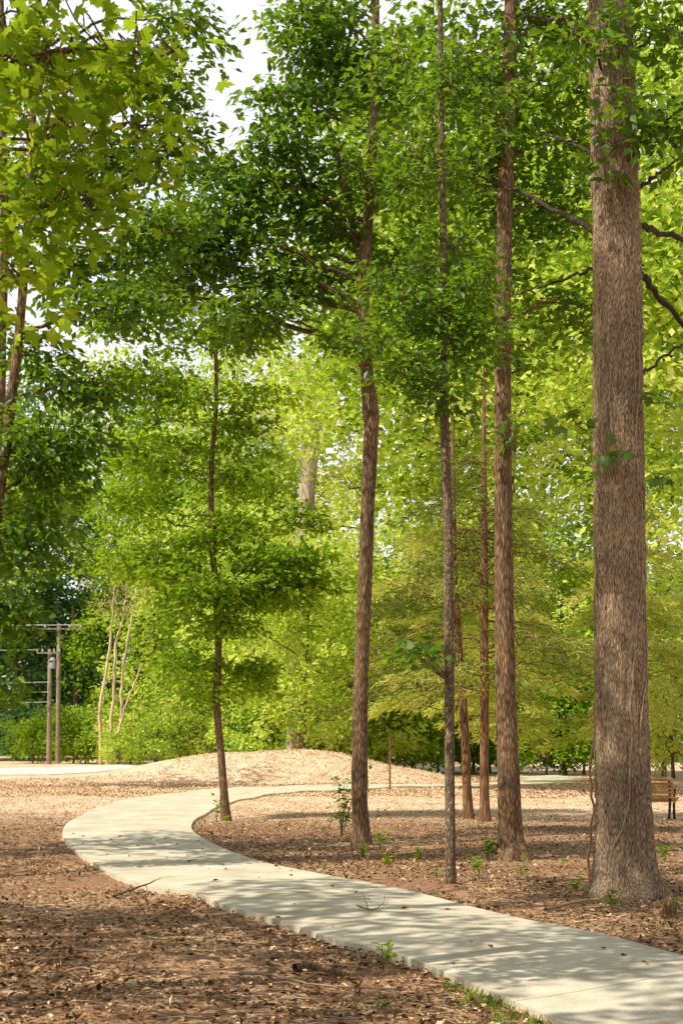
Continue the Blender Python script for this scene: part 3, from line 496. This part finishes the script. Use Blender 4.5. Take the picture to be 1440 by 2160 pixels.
# ------------------------------------------------------------------ utility poles
def utility(label, px, d, top, arm_z, arm_w, can):
    x, y, z = at(px, d); root = empty('utility_pole', (x, y, z), label, 'utility pole', 'utility poles by the road'); m = MB()
    tube(m, [(0, 0, -.2), (.02, 0, top*.5), (.05, 0, top)], [.165, .14, .11], 10); m.build('pole', M['pole'], root, smooth=True)
    for az in arm_z:
        m = MB(); bar(m, (-arm_w/2, -.2, az), (arm_w/2, -.2, az), .09, .09)
        arm = m.build('crossarm', M['pole'], root)
        for k in (-.48, -.25, .25, .48):
            m = MB(); tube(m, [(k*arm_w, -.2, az+.045), (k*arm_w, -.2, az+.13), (k*arm_w, -.2, az+.19), (k*arm_w, -.2, az+.27)], [.03, .07, .045, .035], 8); m.build('insulator', M['ceramic'], arm)
    if can:
        m = MB(); tube(m, [(.26, -.15, can), (.26, -.15, can+.05), (.26, -.15, can+.6), (.26, -.15, can+.7)], [.14, .17, .17, .07], 14); m.build('transformer', M['can'], root, smooth=True)
    return x, y, z
u1 = utility('left utility pole with one crossarm beside the road', 104, 86, 7.0, (6.75,), 1.4, 5.8)
u2 = utility('right utility pole with the wide crossarm beside the road', 123, 88, 8.7, (8.35,), 3.0, 0)
for (ux, uy, uz), xo, hh in ((u2, -1.4, 8.6), (u2, -.75, 8.6), (u2, .75, 8.6), (u2, 1.4, 8.6), (u1, 0, 5.0), (u1, 0, 4.4), (u1, 0, 3.8), (u1, -.6, 6.95)):
    a = np.array([ux+xo, uy-.2, uz+hh]); b = a+np.array([-34, -12, .6]); t = np.linspace(0, 1, 24)[:, None]; P = a+(b-a)*t; P[:, 2] -= 2.2*(t*(1-t))[:, 0]
    m = MB(); tube(m, P, .022, 5); tag(m.build('power_line', M['wire']), 'pale overhead cable running left from the utility poles', 'cable', 'overhead cables')

# ------------------------------------------------------------------ bench
bx, by = G(1342, 1728); bench = empty('park_bench', (bx, by, hz(bx, by)), 'slatted wooden park bench with black frame, half hidden behind the vine-covered trunk', 'bench'); bench.rotation_euler = (0, 0, math.radians(-24))
m = MB()
for k in range(6): y = .24-.085*k; z = .45-.012*k+(.012 if k == 0 else 0); bar(m, (-.84, y, z), (.84, y, z), .065, .03)
m.build('seat', M['slat'], bench)
m = MB()
for k in range(5):
    z = .50+.09*k; y = -.24-.012*k-.006*k*k; bar(m, (-.84, y, z), (.84, y, z), .026, .06, up=(0, -.18-.06*k, 1))
m.build('backrest', M['slat'], bench)
for s in (-.74, .74):
    m = MB(); tube(m, catmull([(s, -.31, .89), (s, -.24, .7), (s, -.19, .5), (s, -.23, .2), (s, -.34, 0)], 16), .03, 8); m.build('leg', M['iron'], bench)
    m = MB(); tube(m, catmull([(s, .26, .62), (s, .27, .44), (s, .25, .2), (s, .31, 0)], 14), .028, 8); m.build('leg', M['iron'], bench)
    m = MB(); tube(m, catmull([(s, -.25, .66), (s, -.05, .69), (s, .2, .67), (s, .31, .62), (s, .30, .56), (s, .25, .58)], 20), .026, 8); tube(m, [(s, -.20, .415), (s, .26, .415)], .02, 6); m.build('armrest', M['iron'], bench)

x, y = G(822, 1666); post = empty('sign_post', (x, y, hz(x, y)), 'thin rusty brown post standing beside the far stretch of path', 'post')
m = MB(); bar(m, (0, 0, -.1), (0, 0, 1.95), .07, .05, up=(0, 1, 0)); m.build('shaft', M['rust'], post)
m = MB(); bar(m, (-.012, -.04, 1.5), (-.012, -.04, 1.97), .04, .012, up=(0, 1, 0)); m.build('sign_plate', M['rust'], post)

P = catmull([(*G(1240, 1852), hz(*G(1240, 1852))-.02), W(1243, 1780, 15.6), W(1250, 1700, 15.2), W(1244, 1640, 15), W(1254, 1500, 14.7), W(1258, 1350, 14.5), W(1256, 1200, 14.45)], 50)
P[:, 0] += .012*np.sin(np.arange(50)*.9); m = MB(); tube(m, P, np.linspace(.017, .009, 50), 7); tag(m.build('vine', M['vine'], smooth=True), 'loose woody vine stem climbing from the ground on the left side of the thick trunk', 'vine')

# ------------------------------------------------------------------ ground cover
n = 230000; d_ = 3.2+rng.random(n)**1.5*42; x_ = rng.uniform(-1, 1, n)*(.26*d_+2)
keep = ~in_path(x_, d_)
cl = np.array([noise.noise(Vector((a*.6, b*.6, 3.))) for a, b in zip(x_, d_)]); keep &= (rng.random(n) < .64+1.0*cl)
x_, d_ = x_[keep], d_[keep]; k = len(x_)
mb = MB(); add_leaves(mb, np.stack([x_, d_, hgt(x_, d_)+.006+.022*rng.random(k)], -1), np.stack([rng.normal(0, 1, k), rng.normal(0, 1, k), rng.normal(0, .28, k)], -1), np.array([0, 0, 1.])+rng.normal(0, .42, (k, 3)), .014+.055*rng.random(k)**2.4, T_DEAD, 0, np.clip(rng.beta(1.2, 1.9, k)+.3*sst(27, 35, d_), 0, 1))  # farther leaves made paler, sunlight of the strip put into their colour
n = 60000; d_ = rng.uniform(44, 77, n); x_ = rng.uniform(-16, 14, n); q = ~in_path(x_, d_) & ~((x_ < -8) & (d_ > 66)); x_, d_ = x_[q], d_[q]; k = len(x_)
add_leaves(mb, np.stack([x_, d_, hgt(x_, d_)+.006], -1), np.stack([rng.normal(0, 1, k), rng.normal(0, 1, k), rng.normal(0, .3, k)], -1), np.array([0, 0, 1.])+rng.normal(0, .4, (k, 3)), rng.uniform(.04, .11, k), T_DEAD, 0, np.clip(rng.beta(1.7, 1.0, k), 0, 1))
for q in range(4200):
    dd = 4+rng.random()**1.2*30; xx = rng.uniform(-1, 1)*(.28*dd+2)
    if in_path(np.array([xx]), np.array([dd]))[0]: continue
    L = rng.uniform(.06, .36); a = rng.uniform(0, 6.3); p = np.array([xx, dd, hz(xx, dd)+.025]); v = np.array([math.cos(a), math.sin(a), rng.normal(0, .06)])*L
    tube(mb, [p-v/2, p+np.array([0, 0, .012]), p+v/2], rng.uniform(.002, .006), 3, 1, cap=False)
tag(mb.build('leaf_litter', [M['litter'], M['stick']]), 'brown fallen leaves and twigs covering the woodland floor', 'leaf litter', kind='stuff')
mb = MB(); B = []
for px, py, s, n in ((1050, 2105, 50, 420), (1000, 2085, 35, 120), (1110, 2140, 40, 300), (780, 2120, 30, 40), (960, 2070, 25, 50), (1060, 2150, 40, 120)):
    x, y = G(px, py)
    for q in range(n): B.append((x+rng.normal(0, s/390), y+rng.normal(0, .12)))
B = np.array(B); B = B[~in_path(B[:, 0], B[:, 1])]; k = len(B)
add_leaves(mb, np.stack([B[:, 0], B[:, 1], hgt(B[:, 0], B[:, 1])], -1), np.stack([rng.normal(0, .6, k), rng.normal(0, .6, k), np.ones(k)], -1), rng.normal(0, 1, (k, 3)), .02+.06*rng.random(k)**2, T_NEED)
tag(mb.build('grass', M['grass']), 'thin green grass and moss along the near path edge', 'grass', kind='stuff')
on = 0
while on < 60:
    dd = rng.uniform(7.5, 24); xx = rng.uniform(-5, 3)
    if not in_path(np.array([xx]), np.array([dd]))[0]: continue
    m = MB(); add_leaves(m, np.zeros((1, 3)), np.array([[rng.normal(), rng.normal(), 0]]), np.array([[0, 0, 1.]])+rng.normal(0, .2, (1, 3)), np.array([rng.uniform(.03, .08)]), T_DEAD, 0, np.array([rng.random()*.4]))
    o = m.build('fallen_leaf', M['litter']); o.location = (xx, dd, hz(xx, dd)+.062); tag(o, 'dry brown leaf lying on the concrete path', 'leaf', 'fallen leaves on the path'); on += 1
def stick(name, label, cat, pts, r0, r1, mat, extra=()):
    P = []
    for px, py, dz in pts: x, y = G(px, py); P.append((x, y, hz(x, y)+dz))
    m = MB(); Q = catmull(P, 18); Q[1:-1, :2] += rng.normal(0, .006, (16, 2)); tube(m, Q, np.linspace(r0, r1, 18), 8)
    for e in extra:
        E = [(*G(a, b), hz(*G(a, b))+c) for a, b, c in e]; tube(m, catmull(E, 10), np.linspace(r1*1.1, r1*.5, 10), 5)
    tag(m.build(name, mat, smooth=True), label, cat)
stick('rotten_log', 'short rotten log lying in leaf litter left of the near path', 'log', [(622, 2036, .02), (660, 2034, .03), (740, 2052, .02)], .03, .018, M['bark'])
stick('fallen_stick', 'long thin stick on the litter in the lower middle', 'stick', [(480, 2058, .03), (560, 2064, .05), (680, 2078, .03), (860, 2082, .03)], .011, .005, M['stick'])
stick('fallen_stick', 'forked dark twig lying on the path', 'stick', [(752, 1928, .065), (775, 1938, .08), (805, 1942, .07)], .007, .004, M['bark'], [[(775, 1938, .08), (770, 1920, .08), (762, 1905, .1)], [(790, 1940, .08), (808, 1925, .08), (812, 1912, .1)]])
stick('fallen_stick', 'pale stick on the ground left of the thick trunk base', 'stick', [(1150, 1922, .03), (1230, 1912, .05), (1285, 1908, .04)], .016, .008, M['stick'])
stick('fallen_stick', 'dark stick at the left path edge beside the slab step', 'stick', [(240, 1895, .04), (300, 1880, .06), (345, 1862, .05)], .014, .006, M['bark'])
stick('fallen_stick', 'bent stick in the litter at lower left', 'stick', [(100, 2075, .03), (170, 2060, .05), (230, 2066, .03)], .012, .006, M['stick'])
x, y = G(1405, 1935); m = MB(); tube(m, catmull([(0, 0, -.05), (.01, 0, .08), (.03, .01, .17)], 12), np.linspace(.06, .03, 12), 12, 0, ndisp(.3, 2.5, 9, 2, .5, 0)); o = m.build('tree_stump', M['bark_red']); o.location = (x, y, hz(x, y)); tag(o, 'small broken stump at the right of the thick trunk base', 'stump')
def seedling(label, px, py, h, n, size, tm=T_LEAF, leaf='leaf_mid', name='seedling', cat='plant', spread=.3, per=6):
    x, y = G(px, py); root = empty(name, (x, y, hz(x, y)), label, cat, 'weeds and seedlings on the woodland floor'); m, c = MB(), MB(); C = []
    for s in range(max(1, n//6)):
        a = rng.uniform(0, 6.3); tip = np.array([math.cos(a)*h*spread*rng.random(), math.sin(a)*h*spread*rng.random(), h*rng.uniform(.7, 1)])
        P = catmull([(0, 0, -.02), tip*.5+rng.normal(0, .02*h, 3), tip], 8); tube(m, P, np.linspace(.006, .002, 8)*(1 if h < .6 else 1.2), 5)
        for q in range(per): C.append(P[min(7, (2 if per > 6 else 3)+q % 6)]+rng.normal(0, .03*h*(1 if per == 6 else 2), 3))
    C = np.array(C); k = len(C); a = rng.uniform(0, 6.3, k)
    add_leaves(c, C, np.stack([np.cos(a), np.sin(a), rng.normal(.1, .3, k)], -1), np.array([0, 0, 1.])+rng.normal(0, .3, (k, 3)), rng.uniform(size*.7, size*1.2, k), tm)
    m.build('stem', M['grass'] if h < .5 else M['bark'], root); c.build('leaves', M[leaf], root)
seedling('single green seedling at the left edge of the near path', 808, 2028, .17, 14, .10, leaf='leaf_far')
seedling('leafy weed at the foot of the centre trunk, right side', 800, 1790, .3, 30, .11, leaf='leaf_far')
seedling('low weed clump in front of the centre trunk', 765, 1812, .2, 30, .10, leaf='leaf_far')
seedling('low weed between the centre trunk and the very thin tree', 815, 1835, .14, 24, .09)
seedling('weed clump left of the very thin tree', 882, 1818, .18, 18, .09)
seedling('weed at the right of the very thin tree base', 1010, 1850, .16, 24, .08)
seedling('dark leafy weed at the left foot of the straight brown tree', 1028, 1815, .3, 36, .11, leaf='leaf_dark')
seedling('small weed in front of the straight brown tree', 1098, 1852, .14, 18, .08)
seedling('small weed between the brown tree and the thick trunk', 1215, 1885, .12, 14, .08)
seedling('broad-leaved seedling in front of the thick trunk base', 1290, 1925, .16, 14, .11, leaf='leaf_dark')
seedling('weeds by the right edge behind the thick trunk', 1400, 1815, .25, 30, .09)
seedling('seedling at the right edge near the broken stump', 1425, 1930, .14, 14, .08)
for q in range(16): seedling('tiny green weed in the litter around the right-hand trunks', rng.uniform(740, 1400), rng.uniform(1795, 1900), rng.uniform(.06, .13), 12, .06)
seedling('leafy sapling at the left side of the centre trunk', 720, 1762, 1.2, 48, .15, name='sapling', leaf='leaf_dark', spread=.35, per=16)
seedling('small sprig left of the small slender tree base', 456, 1735, .55, 24, .12, name='sapling', leaf='leaf_dark', spread=.2, per=10)
seedling('small weed at the right foot of the small slender tree', 478, 1738, .16, 12, .1)

# ------------------------------------------------------------------ light, world, camera
to = Vector((-.66, -.40, .95)).normalized()
sl = bpy.data.lights.new('sun', 'SUN'); sl.energy = 5; sl.angle = math.radians(.5); sl.color = (1, .94, .81)
so = bpy.data.objects.new('sun', sl); COL.objects.link(so); so.rotation_euler = to.to_track_quat('Z', 'Y').to_euler(); so.location = (-30, -10, 40)
w = bpy.data.worlds.new('World'); bpy.context.scene.world = w; w.use_nodes = True; t = w.node_tree
bg = t.nodes['Background']; sky = t.nodes.new('ShaderNodeTexSky'); sky.sky_type = 'NISHITA'; sky.sun_disc = False
sky.sun_elevation = math.asin(to.z); sky.sun_rotation = math.atan2(to.x, to.y); sky.dust_density = 4; sky.air_density = 1
tc = t.nodes.new('ShaderNodeTexCoord'); sx = t.nodes.new('ShaderNodeSeparateXYZ'); t.links.new(tc.outputs['Generated'], sx.inputs[0])
hr = ramp(t, [(0, (1, 1, 1)), (.46, (.94, .95, .98)), (.68, (.18, .19, .22))]); t.links.new(sx.outputs['Z'], hr.inputs[0])
hs = t.nodes.new('ShaderNodeVectorMath'); hs.operation = 'SCALE'; hs.inputs['Scale'].default_value = 8.6; t.links.new(hr.outputs[0], hs.inputs[0])
hazy = t.nodes.new('ShaderNodeMixRGB'); hazy.inputs[0].default_value = .82    # bright summer haze, thinning towards the zenith
t.links.new(sky.outputs[0], hazy.inputs[1]); t.links.new(hs.outputs[0], hazy.inputs[2]); t.links.new(hazy.outputs[0], bg.inputs[0]); bg.inputs[1].default_value = .15
cam = bpy.data.cameras.new('camera'); co = bpy.data.objects.new('camera', cam); COL.objects.link(co)
co.location = (0, 0, H); co.rotation_euler = (math.radians(90), 0, 0)
cam.sensor_fit = 'VERTICAL'; cam.sensor_height = 36; cam.lens = 50; cam.shift_y = (HY-1080)/2160; cam.clip_end = 3000; cam.clip_start = .05
bpy.context.scene.camera = co
sc = bpy.context.scene; sc.view_settings.view_transform = 'Standard'; sc.view_settings.look = 'None'; sc.view_settings.exposure = 0
